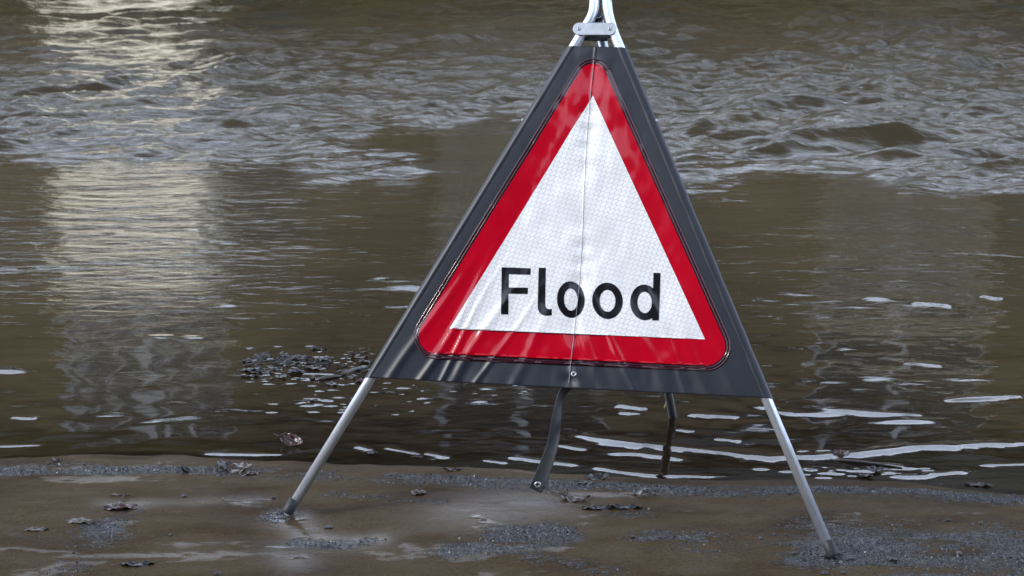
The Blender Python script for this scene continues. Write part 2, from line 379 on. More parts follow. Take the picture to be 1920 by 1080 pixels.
h = chop*np.clip(.25+.75*patch, .62, 1.12)*(1.1*band(40, .30, .80, 1.75, .60, .32, 1, .6)+.8*band(24, .15, .30, 1.6, .7, .22, 9, .5)+.7*band(30, .08, .16, 1.65, .75, .22, 2, .3))
mid = sstep(13.8, 11.5, ang)*(1-chop)
gust = np.exp(-((WX+.17*9.3)/.75)**4-((WY-9.3)/1.9)**4)         # a gust roughens the surface here
h += mid*((.62+.9*gust)*band(22, .10, .32, 1.75, .5, .033, 3)+.7*band(14, .4, 1.1, 1.9, .5, .022, 4))
low = sstep(10.8, 12.5, ang)*sstep(16.9, 15.5, ang)
rt = .55+.9*sstep(.25, .9, WX-.1*(WY-6))*sstep(1.9, 1.2, WX) 
lf = sstep(-.55, -.75, WX)
h += low*((1-lf)*rt*(band(20, .07, .22, 1.6, .7, .017, 5)+band(12, .3, .8, 1.6, .35, .011, 6))+lf*(band(14, .10, .26, 1.7, .7, .013, 15)+band(12, .28, .6, 1.6, .3, .007, 16)))
DW = shore_y(WX)-WY
# long low ridges running in to the shore
for pts, w, a in [([(1055, 807), (1120, 822), (1200, 833), (1300, 842), (1440, 857), (1520, 854), (1600, 850), (1700, 838), (1800, 834), (1920, 830), (2100, 826)], .030, .0030),
                  ([(1140, 849), (1200, 850), (1240, 855), (1290, 862)], .017, .0016), ([(1045, 834), (1100, 843)], .014, .0014), ([(950, 855), (1015, 864), (1085, 872)], .014, .0013),
                  ([(1110, 874), (1160, 884), (1230, 891), (1360, 893)], .016, .0014), ([(668, 836), (697, 844)], .013, .0013), ([(722, 839), (785, 851)], .013, .0013), ([(795, 849), (842, 858)], .012, .0013),
                  ([(380, 850), (450, 851), (532, 852)], .012, .0010), ([(1155, 757), (1215, 766)], .022, .0026), ([(1160, 772), (1200, 775)], .016, .002), ([(1285, 776), (1385, 783)], .03, .0034), ([(1450, 770), (1480, 776)], .018, .002),
                  ([(1560, 768), (1650, 774), (1740, 778)], .022, .0026), ([(1770, 750), (1840, 745), (1925, 742)], .03, .0042), ([(1670, 893), (1730, 892), (1820, 881)], .014, .0014), ([(1838, 872), (1940, 869)], .014, .0014),
                  ([(-20, 836), (82, 834)], .012, .001), ([(20, 782), (70, 784)], .020, .0022), ([(1690, 895), (1660, 880)], .01, .001), ([(1590, 862), (1700, 876)], .011, .0012), ([(1490, 845), (1560, 844)], .012, .0012),
                  ([(1270, 806), (1300, 810)], .012, .0014), ([(1340, 822), (1390, 826)], .014, .0014), ([(905, 862), (950, 868)], .012, .001), ([(1695, 681), (1772, 685)], .03, .0042), ([(1705, 568), (1790, 572)], .045, .0075), ([(1838, 554), (1880, 560)], .035, .006)]:
    p = pw(pts); dd, tt = seg_dist(WX, WY, p)
    wob = .78*np.clip(1+.55*fbm(WX*16, WY*9, 3, 91), .25, 2)
    h += .85*a*np.exp(-(dd/(w*wob))**2)*np.clip(np.sin(np.pi*np.clip(tt*.96+.02, 0, 1))*2.2, 0, 1)
# dimples round floating bits
bumps = [(725, 522, .035, .0050), (760, 539, .05, .0065), (748, 573, .035, .005), (757, 528, .03, .004), (300, 631, .03, .003), (362, 632, .02, .002), (1110, 640, .02, .002), (15, 692, .03, .002), (25, 696, .02, .002), (430, 573, .02, .003), (1645, 560, .03, .004)]
for k in range(260):
    t = random.random(); bx = 460+random.random()*250+(random.random()**2)*330*(random.random() < .35)
    by = random.gauss(690 if bx < 700 else 728, 17); bumps.append((bx, by, random.uniform(.0035, .011)*(1 if random.random() < .85 else 1.6), random.uniform(.0004, .0011)))
for k in range(40): bumps.append((random.gauss(1630, 60), random.gauss(883, 6), random.uniform(.005, .012), random.uniform(.0005, .001)))
for k in range(30): bumps.append((random.gauss(600, 50), random.gauss(755, 10), random.uniform(.006, .012), random.uniform(.0006, .0014)))
for bx, by, w, a in bumps:
    p = on_z(bx, by, ZW); e = 1.8
    i0, i1 = np.searchsorted(rows, [p.y-4*w, p.y+4*w])
    sl = slice(i0, i1)
    h[sl] += a*np.exp(-((WX[sl]-p.x)/(w*e))**2-((WY[sl]-p.y)/w)**2)
turb = 1-np.exp(-np.clip(-DW, 0, None)/(.55+2.4*sstep(-.95, -.5, WX)*sstep(1.3, .7, WX)))
fine = .10+1.0*chop+.20*mid+.3*gust
calm = sstep(14.5, 16, ang); fine = fine*(1-.75*calm)
turb = np.maximum(turb, .5*(1-sstep(-.95, -.5, WX)*sstep(1.3, .7, WX))*sstep(0, .05, -DW))
WZ = ZW+h*sstep(60, 30, WY)
water = grid_mesh('water', WX, WY, WZ, M['water'], {'turbid': turb, 'fine': fine})
tag(water, kind='structure')

# ---------------------------------------------------------------- houses on the far bank (seen mirrored in the water)
M['stone'] = simple('sandstone_wall', (.085, .064, .034), .85, var=.3, scale=3, bump=.4, bscale=30)
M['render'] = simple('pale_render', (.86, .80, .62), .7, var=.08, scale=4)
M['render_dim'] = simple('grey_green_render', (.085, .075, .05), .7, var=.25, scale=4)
M['brick'] = simple('sooty_brick', (.045, .038, .032), .85, var=.3, scale=5)
M['slate'] = simple('slate_roof', (.022, .022, .024), .7, spec=.2, var=.3, scale=6)
M['paint'] = simple('grey_gloss_paint', (.30, .31, .32), .4, var=.05)
M['pane'] = simple('window_glass', (.018, .018, .020), .3, spec=.12, var=.1)
M['door'] = simple('dark_door', (.03, .04, .035), .4)
HY = 24.0
house_names = ['far left end', 'second from the left', 'third from the left', 'left of the middle', 'middle', 'right of the middle', 'third from the right', 'second from the right', 'far right end']
def house(i, xc):
    w = 4.35; t = empty('terraced_house', (xc, HY, -.3), 'stone terraced house with bay and sash window across the flood, %s' % house_names[i], 'house', 'terraced houses across the flood')
    def lb(name, lo, hi, mat, par=t):
        v, f = box_data(lo, hi); return pydata(name, v, f, mat, par, False)
    x0, x1 = -w/2+.003*(i % 2), w/2-.003
    # front wall built around its openings
    v, f = [], []
    def add(lo, hi):
        vv, ff = box_data(lo, hi); n = len(v); v.extend(vv); f.extend([tuple(q+n for q in a) for a in ff])
    wx0, wx1 = -.95, .95
    add((x0, 0, 0), (wx0, .3, 5.9)); add((wx1, 0, 0), (x1, .3, 5.9))
    add((wx0, .002, 3.15), (wx1, .298, 3.8)); add((wx0, .002, 5.55), (wx1, .298, 5.9)); add((x0, .3, 0), (x1, 7, 5.89))
    if i == 3:      # one porch is an invented wedge, angled to catch sun and brighten its reflection
        wall_ = [(wx0+.005, -.02), (wx1-.005, -1.55), (wx1-.005, .29), (wx0+.005, .29)]
        pv = [(x, y, z) for z in (0, 2.35) for x, y in wall_]
        add((wx0, .004, 2.36), (wx1, .296, 3.148))
        pydata('sun_catching_wedge', pv, [(0, 1, 5, 4), (1, 2, 6, 5), (2, 3, 7, 6), (3, 0, 4, 7), (4, 5, 6, 7), (3, 2, 1, 0)], M['render'], t, False)
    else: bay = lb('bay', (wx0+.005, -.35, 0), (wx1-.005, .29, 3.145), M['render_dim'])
    pydata('wall', v, f, M['stone'], t, False)
    lb('door', (1.15, -.03, .3), (1.95, -.002, 2.5), M['door'])
    wn = lb('window', (wx0+.004, .10, 3.805), (wx1-.004, .16, 5.545), M['pane'])
    if i == 3:
        for q in range(5): lb('glazing_bar', (wx0+.24+q*.31, .05, 3.89), (wx0+.295+q*.31, .092, 5.46), M['paint'], wn)
        for zz in (4.05, 4.35, 4.9, 5.2): lb('glazing_bar', (wx0+.008, .055, zz), (wx1-.008, .09, zz+.055), M['paint'], wn)
    for q in (0, 1, 2): lb('frame', (wx0+.004+q*.93-(.02 if q == 1 else 0), .04, 3.86), (wx0+.004+q*.93+.10-(.06 if q == 2 else 0), .098, 5.49), M['paint'], wn)
    for zz in (3.808, 4.62, 5.47): lb('rail', (wx0+.006, .045, zz), (wx1-.006, .095, zz+.075), M['paint'], wn)
    lb('sill', (wx0-.08, -.08, 3.66), (wx1+.08, -.002, 3.78), M['render'], wn)
    rv = [(x0, -.25, 5.9), (x1, -.25, 5.9), (x1, 3.6, 7.7), (x0, 3.6, 7.7), (x0, 7.2, 5.9), (x1, 7.2, 5.9)]
    rf = pydata('roof', rv, [(0, 1, 2, 3), (3, 2, 5, 4), (0, 3, 4), (1, 5, 2), (0, 4, 5, 1)], M['slate'], t, False)
    lb('chimney', (x0+.05, 3.2, 7.3), (x0+.7, 4.0, 8.4), M['stone'], rf)
    lb('gutter', (x0, -.36, 5.78), (x1, -.255, 5.90), M['door'], t)
for i in range(9): house(i, -4.25+4.36*(i-3))

# the terrace on the near side of the street, behind the camera (mirrored in the glossy sign face)
def near_house(i, x0, x1, hgt):
    t = empty('brick_house', ((x0+x1)/2, -8, 0), 'sooty brick house on the dry side of the street, %s' % ('left end', 'left of the middle', 'right of the middle', 'right end')[i], 'house', 'houses on the dry side of the street')
    w = (x1-x0)/2
    def lb(name, lo, hi, mat, par=t):
        v, f = box_data(lo, hi); return pydata(name, v, f, mat, par, False)
    lb('wall', (-w+.003, -8, -.1), (w-.003, 0, hgt), M['brick'])
    for zz in (1.0, 3.9, 6.8):
        for xx in (-w*.55, w*.3):
            wn = lb('window', (xx, .002, zz), (xx+1.1, .05, zz+1.6), M['pane'])
            lb('sill', (xx-.08, .002, zz-.12), (xx+1.18, .12, zz-.002), M['slate'], wn)
            lb('rail', (xx+.003, .051, zz+.78), (xx+1.097, .07, zz+.84), M['paint'], wn)
    lb('door', (-.45, .002, .1), (.45, .04, 2.1), M['door'])
    rv = [(-w, .25, hgt), (w, .25, hgt), (w, -4, hgt+2.2), (-w, -4, hgt+2.2), (-w, -8.2, hgt), (w, -8.2, hgt)]
    pydata('roof', rv, [(0, 1, 2, 3), (3, 2, 5, 4), (0, 3, 4), (1, 5, 2), (0, 4, 5, 1)], M['slate'], t, False)
for i, (a, b, hh) in enumerate([(-16, -8.5, 8.2), (-8.5, -2.5, 8.9), (-2.5, 4, 8.5), (4, 11, 9.2)]): near_house(i, a, b, hh)

# ---------------------------------------------------------------- the flood sign
FL, FR, FB = on_z(538, 966, 0), on_z(1563, 1048, 0), on_z(1265, 780, ZW)
FB.z = ground_z(FB.x, FB.y)
AP = Vector((0.1928, 5.1440, 1.1804))
eu = (FR-FL).normalized(); nn = Vector((-.22868, -.91570, .33045)).normalized(); ev = nn.cross(eu).normalized(); nn = eu.cross(ev).normalized()
sign = empty('flood_sign', (AP.x, AP.y, 0.0), 'folding triangular red and white Flood warning sign on a metal tripod at the water edge', 'road sign')
SO = Vector((AP.x, AP.y, 0))
def S(u, v, h=0.0): return AP+eu*u+ev*v+nn*h-SO           # sign-plane coordinates to the sign's own space
def uv(px, py):
    dd = ray(px, py); o = Vector((0, 0, CAM_H)); t = (AP-o).dot(nn)/dd.dot(nn); P = o+dd*t-AP
    return P.dot(eu), P.dot(ev)
# legs in plane: foot -> bend -> vertical
LTOP, RTOP = (-.0195, -.0464), (.0547, -.0447)
LFT, RFT = (-.653, -1.2507), (.653, -1.2507)
def leg_u(v, side):
    (u1, v1), (u0, v0) = (LTOP, LFT) if side < 0 else (RTOP, RFT)
    return u0+(u1-u0)*(v-v0)/(v1-v0)
RT = .0120
def front_leg(side):
    top, ft = (LTOP, LFT) if side < 0 else (RTOP, RFT)
    pts = [S(ft[0]+(top[0]-ft[0])*.010, ft[1]+(top[1]-ft[1])*.010), S(top[0]+(ft[0]-top[0])*.5, top[1]+(ft[1]-top[1])*.5), S(*top)]
    for p in ([(1101, 46), (1107.5, 35), (1112, 24), (1114, 12), (1114.5, 0), (1114.5, -40), (1114.5, -90)] if side < 0 else [(1146, 46), (1142.5, 34), (1140, 22), (1138.5, 10), (1138, 0), (1138, -40), (1138, -90)]):
        pts.append(S(*uv(*p)))
    l = tube('leg', pts, RT, M['alu'], sign, 20)
    a, b = S(*ft), S(*top); dr = (b-a).normalized(); a = a+Vector((0, 0, .006))
    tube('foot_cap', [a, a+dr*.003, a+dr*.005, a+dr*.036, a+dr*.0375], [.0125, .0135, .0140, .0136, .0118], M['cap'], l, 20)
front_leg(-1); front_leg(1)
b0 = FB-SO; b1 = S(*uv(1120, 27), -.004)
rl = tube('leg', [b0, b0+(b1-b0)*.5, b1], RT*.98, M['galv'], sign, 20); rl['label'] = 'rear leg standing in the water'
dr = (b1-b0).normalized()
tube('foot_cap', [b0, b0+dr*.004, b0+dr*.036], [.0125, .0138, .0136], M['cap'], rl, 16)
tube('top_cap', [b1-dr*.022, b1-dr*.002, b1+dr*.002], [.0116, .0122, .0105], M['cap'], rl, 16)
# clamp plates with rivets
def stadium(c0, c1, r, h0, h1, name, mat, par, bev=.0012, seg=14):
    v = []; f = []
    c0 = Vector((*c0, 0)); c1 = Vector((*c1, 0)); dx = (c1-c0).normalized(); dy = Vector((-dx.y, dx.x, 0))
    loops = [(h0, r-bev), (h0+bev, r), (h1-bev, r), (h1, r-bev)]
    ring = []
    for hh, rr in loops:
        for k in range(seg+1):
            a = math.pi/2+math.pi*k/seg; p = c0+(dx*math.cos(a)+dy*math.sin(a))*rr; v.append(S(p.x, p.y, hh))
        for k in range(seg+1):
            a = -math.pi/2+math.pi*k/seg; p = c1+(dx*math.cos(a)+dy*math.sin(a))*rr; v.append(S(p.x, p.y, hh))
    n = 2*(seg+1)
    for q in range(3):
        for k in range(n): f.append((q*n+k, q*n+(k+1) % n, (q+1)*n+(k+1) % n, (q+1)*n+k))
    f.append(tuple(reversed(range(n)))); f.append(tuple(3*n+k for k in range(n)))
    return pydata(name, v, f, mat, par, False)
RIV = [(-.0263, -.0426), (.0492, -.0409)]
pl = stadium(RIV[0], RIV[1], .0155, .0125, .0155, 'clamp_plate', M['galv'], sign)
pl2 = stadium(RIV[0], RIV[1], .0155, -.0155, -.0125, 'clamp_plate', M['galv'], sign)
def ring(name, c, ru, r0, r1, h0, h1, mat, par, frame=None, seg=18):
    """raised washer with a hole: r0 inner, r1 outer"""
    v = []; f = []; fr = frame or S
    prof = [(r0, h0), (r0, h1*.9+h0*.1), ((r0+r1)/2, h1), (r1, h0+(h1-h0)*.35), (r1, h0)]
    for rr, hh in prof:
        for k in range(seg): a = 2*math.pi*k/seg; v.append(fr(c[0]+rr*math.cos(a), c[1]+rr*math.sin(a), hh))
    for q in range(len(prof)-1):
        for k in range(seg): f.append((q*seg+k, q*seg+(k+1) % seg, (q+1)*seg+(k+1) % seg, (q+1)*seg+k))
    f.append(tuple(range(seg)))
    return pydata(name, v, f, mat, par)
def disc(name, c, r, h, mat, par, frame=None, seg=18):
    fr = frame or S
    v = [fr(c[0]+r*math.cos(2*math.pi*k/seg), c[1]+r*math.sin(2*math.pi*k/seg), h) for k in range(seg)]
    return pydata(name, v, [tuple(range(seg))], mat, par, False)
for c in RIV:
    rv = ring('rivet', c, 0, .0018, .0046, .0156, .0174, M['galv'], pl)
    disc('rivet_hole', c, .0019, .0165, M['dark_metal'], pl)
# pivot bolt behind the plate and a wing nut beside the top of the right tube
tube('pivot_bolt', [S(-.018, -.062, -.006), S(.040, -.062, -.006)], .004, M['dark_metal'], sign, 10)
c = uv(1160, -6); tube('handle_bolt', [S(*uv(1100, -8)), S(*uv(1150, -5)), S(c[0]+.008, c[1])], .0065, M['dark_metal'], sign, 12)
wnut = tube('wing_nut', [S(*uv(1166, -8)), S(*uv(1176, -6)), S(*uv(1181, -2)), S(*uv(1186, -6)), S(*uv(1194, -10))], [.004, .0055, .0058, .0055, .003], M['galv'], sign, 12)
tube('carry_handle', [S(*uv(1114.5, -90)), S(*uv(1118, -104)), S(*uv(1126, -108)), S(*uv(1134, -104)), S(*uv(1138, -90))], RT*.9, M['cap'], sign, 14)

# cloth relief shared by the vinyl and everything printed on it
HB = .0126
UC = .0165
def relief(u, v):
    u = np.asarray(u, float); v = np.asarray(v, float)
    uc = UC+.004*np.sin((v+.1)*9)
    hgt = HB+.0*u
    span = np.maximum(.5*(leg_u(v, 1)-leg_u(v, -1)), .03); cx = .5*(leg_u(v, 1)+leg_u(v, -1))
    e = np.clip(1-np.abs(u-cx)/span, 0, 1)                      # 0 at the sleeves, 1 at the centre
    sag = sstep(0, .5, e)
    hgt = hgt-.007*sag*sstep(-.15, -.6, v)
    # centre crease from folding
    du = u-uc
    hgt = hgt+.0009*np.exp(-(du/.0030)**2)-.0042*np.exp(-(du/.018)**2)*(.6+.4*np.sin(v*17))+.0010*np.sin(v*95+3*np.sin(v*21))*np.exp(-(du/.022)**2)
    # folds that run parallel to the legs, strongest at the lower corners
    dl = (u-leg_u(v, -1))*.885; dr_ = (leg_u(v, 1)-u)*.885
    low = sstep(-.42, -.86, v)
    for c, w, a in ((.055, .010, .0030), (.105, .009, .0042), (.145, .006, .0034), (.19, .011, .0040), (.235, .006, .0026), (.30, .012, .0024)):
        cc = c+.012*np.sin(v*11+c*40)
        hgt = hgt+a*np.exp(-((dl-cc)/w)**2)*low*sstep(-.38-c*.9, -.80, v)*(v < 0)
    for c, w, a in ((.06, .012, .0018), (.11, .014, .0024), (.165, .008, .0022), (.215, .016, .0028), (.27, .008, .0024), (.33, .012, .0026), (.39, .010, .0018)):
        cc = c+.010*np.sin(v*9+c*30)
        hgt = hgt+a*np.exp(-((dr_-cc)/w)**2)*sstep(-.45, -.84, v)
    # gentle quilting
    hgt = hgt+.0022*fbm(u*9+v*4, v*5, 3, 23)*sag+.0008*fbm(u*30, v*14, 2, 29)*sag
    return hgt
def clothmesh(name, bounds, vtop, vbot, nv, nu, lift, mat, par):
    vv = np.linspace(vtop, vbot, nv); Vv = []; F = []
    U = np.zeros((nv, nu)); Vg = np.zeros((nv, nu))
    for i, q in enumerate(vv):
        a, b = bounds(q); U[i] = np.linspace(a, b, nu); Vg[i] = q
    Vg = Vg+TILT(U, Vg)
    Hh = relief(U, Vg)+lift
    verts = [S(U[i, j], Vg[i, j], Hh[i, j]) for i in range(nv) for j in range(nu)]
    F = [(i*nu+j, (i+1)*nu+j, (i+1)*nu+j+1, i*nu+j+1) for i in range(nv-1) for j in range(nu-1)]
    o = pydata(name, verts, F, mat, par)
    uvl = o.data.uv_layers.new(name='UVMap')
    for lp in o.data.loops:
        i, j = divmod(lp.vertex_index, nu); uvl.data[lp.index].uv = (U[i, j], Vg[i, j])
    return o
def TILT(U, Vg): return .0115*(U-UC)*sstep(-.1, -.9, Vg)      # the sheet hangs a touch lower on the left
VT, VB = -.0850, -.9030
def pan_bounds(v):
    return leg_u(v, -1)-.001, leg_u(v, 1)+.001
panel = clothmesh('vinyl_panel', pan_bounds, VT, VB, 300, 240, 0, M['vinyl'], sign)
so = panel.modifiers.new('thickness', 'SOLIDIFY'); so.thickness = .0012; so.offset = -1
# sleeves round the tubes, cut level with the panel
for side in (-1, 1):
    v_, f_ = [], []; nv, seg = 90, 20
    for i in range(nv):
        q = VT+.0005+(VB-VT-.001)*i/(nv-1); qq = q+float(TILT(leg_u(q, side), q)); uc_ = leg_u(qq, side)
        rr = .0140+.0005*math.sin(i*.55)*math.sin(i*.17+side)
        for k in range(seg):
            a = 2*math.pi*k/seg; v_.append(S(uc_+rr*1.12*math.cos(a), qq, rr*.98*math.sin(a)))
    for i in range(nv-1):
        for k in range(seg): f_.append((i*seg+k, (i+1)*seg+k, (i+1)*seg+(k+1) % seg, i*seg+(k+1) % seg))
    sl = pydata('sleeve', v_, f_, M['vinyl'], panel)
# rounded triangles
def round_tri(pts, radii, seg=10):
    out = []
    n = len(pts)
    for i in range(n):
        p = Vector(pts[i]); a = (Vector(pts[i-1])-p).normalized(); b = (Vector(pts[(i+1) % n])-p).normalized(); r = radii[i]
        th = a.angle(b); dist = r/math.tan(th/2); c = p+(a+b).normalized()*(r/math.sin(th/2))
        p0 = p+a*dist; p1 = p+b*dist; a0 = math.atan2(*(p0-c).yx); a1 = math.atan2(*(p1-c).yx)
        da = (a1-a0+math.pi) % (2*math.pi)-math.pi
        for k in range(seg+1): t = a0+da*k/seg; out.append((c.x+r*math.cos(t), c.y+r*math.sin(t)))
    return out
def bounds_of(poly):
    P = np.array(poly)
    def b(v):
        xs = []
        for i in range(len(P)):
            (x0, y0), (x1, y1) = P[i-1], P[i]
            if (y0-v)*(y1-v) <= 0 and abs(y1-y0) > 1e-9: xs.append(x0+(x1-x0)*(v-y0)/(y1-y0))
        return (min(xs), max(xs)) if xs else (UC, UC)
    return b
def tri_sheet(name, pts, radii, lift, mat, nv, nu):
    poly = round_tri(pts, radii); vs_ = [p[1] for p in poly]
    o = clothmesh(name, bounds_of(poly), max(vs_)-1e-4, min(vs_)+1e-4, nv, nu, lift, mat, panel)
    return o, poly
def untilt(u, v): return (u, v-float(TILT(u, v)))
redT = [untilt(*uv(1117, 92)), untilt(*uv(763, 662)), untilt(*uv(1382, 689))]
# sharp-corner triangle fitted to the straight sides of the red border
def outset(pts, d):
    n = len(pts); c = sum((Vector(p) for p in pts), Vector((0, 0)))/n; out = []
    for i in range(n):
        p = Vector(pts[i]); a = (Vector(pts[i-1])-p).normalized(); b = (Vector(pts[(i+1) % n])-p).normalized()
        out.append(tuple(p-(a+b).normalized()*(d/math.sin(a.angle(b)/2))))
    return out
red, redP = tri_sheet('red_border', redT, (.034, .044, .044), .0016, M['red'], 230, 170)
weldT = outset(redT, .0115)
weld, weldP = tri_sheet('clear_pocket', weldT, (.046, .056, .056), .0008, M['weld'], 230, 170)
whT = [untilt(*uv(1113.5, 181)), untilt(*uv(845, 617.5)), untilt(*uv(1323.5, 637.5))]
whP = round_tri(whT, (.0006,)*3, 2)
wh = clothmesh('white_triangle', bounds_of(whP), whT[0][1]-1e-4, min(p[1] for p in whP)+1e-4, 230, 170, .0022, M['white'], panel)
# welded beads round the pocket
def bead(poly, r, mat, lift, name='weld_bead'):
    pts = []
    P = poly+[poly[0]]
    for i in range(len(P)-1):
        a, b = Vector(P[i]), Vector(P[i+1]); n = max(1, int((b-a).length/.008))
        for k in range(n): p = a.lerp(b, k/n); pts.append((p.x, p.y))
    pts.append(pts[0]); A = np.array(pts); vv = A[:, 1]+TILT(A[:, 0], A[:, 1]); hh = relief(A[:, 0], vv)+lift
    return tube(name, [S(A[i, 0], vv[i], hh[i]) for i in range(len(A))], r, mat, panel, 8)
bead(weldP, .0019, M['weld'], .0006)
bead(round_tri(outset(redT, .0045), (.038, .048, .048)), .0016, M['weld'], .0008)

# stitched seam down the middle fold
sv = np.linspace(-.118, -.892, 160); su = UC+.004*np.sin((sv+.1)*9); svt = sv+TILT(su, sv); sh = relief(su, svt)+.0022
M['thread'] = simple('grey_thread', (.30, .30, .32), .6)
tube('centre_seam', [S(su[i], svt[i], sh[i]) for i in range(160)], .0007, M['thread'], panel, 6)

# lettering: Flood
def strip(name, left, right, lift=.0028, extra=None):
    """a painted stroke between two edge polylines given in pixels of the sign face"""
    v = []; f = []; n = len(left); m = 5
    L_ = np.array([uv(*p) for p in left]); R_ = np.array([uv(*p) for p in right])
    pts = []
    for i in range(n):
        for j in range(m): pts.append(L_[i]*(1-j/(m-1))+R_[i]*j/(m-1))
    P = np.array(pts); hh = relief(P[:, 0], P[:, 1])+lift
    v = [S(P[i, 0], P[i, 1], hh[i]) for i in range(len(P))]
    f = [(i*m+j, (i+1)*m+j, (i+1)*m+j+1, i*m+j+1) for i in range(n-1) for j in range(m-1)]
    return v, f
def merge(name, parts):
    v = []; f = []
    for a, b in parts: n = len(v); v += a; f += [tuple(q+n for q in g) for g in b]
    o = pydata(name, v, f, M['ink'], panel); return o
def lerp_pts(a, b, n): return [(a[0]+(b[0]-a[0])*k/(n-1), a[1]+(b[1]-a[1])*k/(n-1)) for k in range(n)]
merge('letter', [strip('F', lerp_pts((942, 502), (941, 590), 24), lerp_pts((955.5, 502.3), (954.5, 590.5), 24)),
                 strip('F', lerp_pts((955.4, 502.3), (996.5, 503.8), 14), lerp_pts((955.4, 515), (996, 516), 14), .0028),
                 strip('F', lerp_pts((955, 540), (991, 540), 14), lerp_pts((955, 551.5), (990.5, 552), 14), .0028)])
lL = lerp_pts((1011.5, 503), (1009.3, 573), 18)+[(1009.5, 579), (1011.5, 585), (1016, 590), (1022, 592.3), (1029, 592.6), (1036, 592)]
lR = lerp_pts((1025, 503.2), (1023.4, 570), 18)+[(1023.6, 573), (1024.5, 576), (1026.3, 578.6), (1028.8, 580), (1031.8, 580.5), (1036, 580)]
merge('letter', [strip('l', lL, lR)])
def oval(cx, cy, rx, ry, ix, iy, rot=0, a0=0, a1=2*math.pi, n=48, shear=.0):
    o_, i_ = [], []
    for k in range(n+1):
        a = a0+(a1-a0)*k/n
        for lst, p, q in ((o_, rx, ry), (i_, ix, iy)):
            x, y = p*math.cos(a), q*math.sin(a); lst.append((cx+x+shear*y, cy+y+.045*x))
    return strip('o', i_, o_)
merge('letter', [oval(1071.5, 562.5, 25.8, 34, 12.6, 20.5)])
merge('letter', [oval(1140.5, 565, 28.6, 34, 14.8, 20.5)])
dv = oval(1210, 568.0, 27, 33.5, 13.6, 20)
# the bowl of the d stops at its stem
ds = strip('d', lerp_pts((1226.5, 512.5), (1224, 601.5), 24), lerp_pts((1239.5, 512.9), (1236.8, 602), 24), .0031)
merge('letter', [dv, ds])

# eyelet in the bottom hem, strap hanging from it
e = uv(1077, 702); he = float(relief(e[0], e[1]))
eye = ring('eyelet', e, 0, .0030, .0072, he+.0012, he+.0032, M['galv'], panel); disc('eyelet_hole', e, .0031, he+.0020, M['dark_metal'], panel)
YS = AP.y+ev.y*(-.892)+.004
SL = [(1059, 709), (1057, 718), (1050, 733), (1046, 745), (1042, 760), (1038.5, 776), (1036, 791), (1033, 808), (1030.5, 825), (1026, 840), (1020, 854), (1011.5, 877), (1003, 895), (995, 913.5)]
SR = [(1079, 709), (1080.5, 719), (1066, 733), (1056, 743), (1050.5, 758), (1050, 774), (1049.5, 789), (1048.5, 805), (1046.5, 822), (1044.5, 834), (1041, 847), (1034.5, 872), (1024, 900), (1012.8, 926)]
v_, f_ = [], []; m = 7
off = [0, 0, .004, .006, .004, .001, -.002, -.004, -.006, -.009, -.012, -.016, -.020, -.025]
for i in range(len(SL)):
    for j in range(m):
        t = j/(m-1); g_ = 1.5+1.5*i/13; p = ((SL[i][0]-g_)*(1-t)+(SR[i][0]+g_)*t, SL[i][1]*(1-t)+SR[i][1]*t)
        tw = (t-.5)*.03*max(0, 1-abs(i-4)/4)
        v_.append(on_y(p[0], p[1], YS+off[i]+tw+.003*math.sin(t*math.pi))-SO)
f_ = [(i*m+j, (i+1)*m+j, (i+1)*m+j+1, i*m+j+1) for i in range(len(SL)-1) for j in range(m-1)]
strap = pydata('tie_strap', v_, f_, M['strap'], sign)
so = strap.modifiers.new('thickness', 'SOLIDIFY'); so.thickness = .0016; so.offset = 0
ss = strap.modifiers.new('smooth', 'SUBSURF'); ss.levels = 2; ss.render_levels = 2; strap.modifiers.move(1, 0)
ce = on_y(1008, 908, YS-.0265)-SO
fr = lambda a, b, h: ce+Vector((a, -h-.004, b))
ring('eyelet', (0, 0), 0, .0036, .0082, 0, .0022, M['galv'], strap, fr); disc('eyelet_hole', (0, 0), .0037, .0008, M['dark_metal'], strap, fr)
# snap studs on the outsides of the sleeves
for side, px in ((-1, (981, 226)), (1, (1229.5, 227))):
    q = uv(*px); u_ = leg_u(q[1], side); o_ = S(u_+side*.0138, q[1], .003); dx = (eu*side+nn*.15).normalized()
    tube('snap_stud', [o_-dx*.001, o_+dx*.0022, o_+dx*.0032], [.0050, .0046, .002], M['galv'], sign, 12)

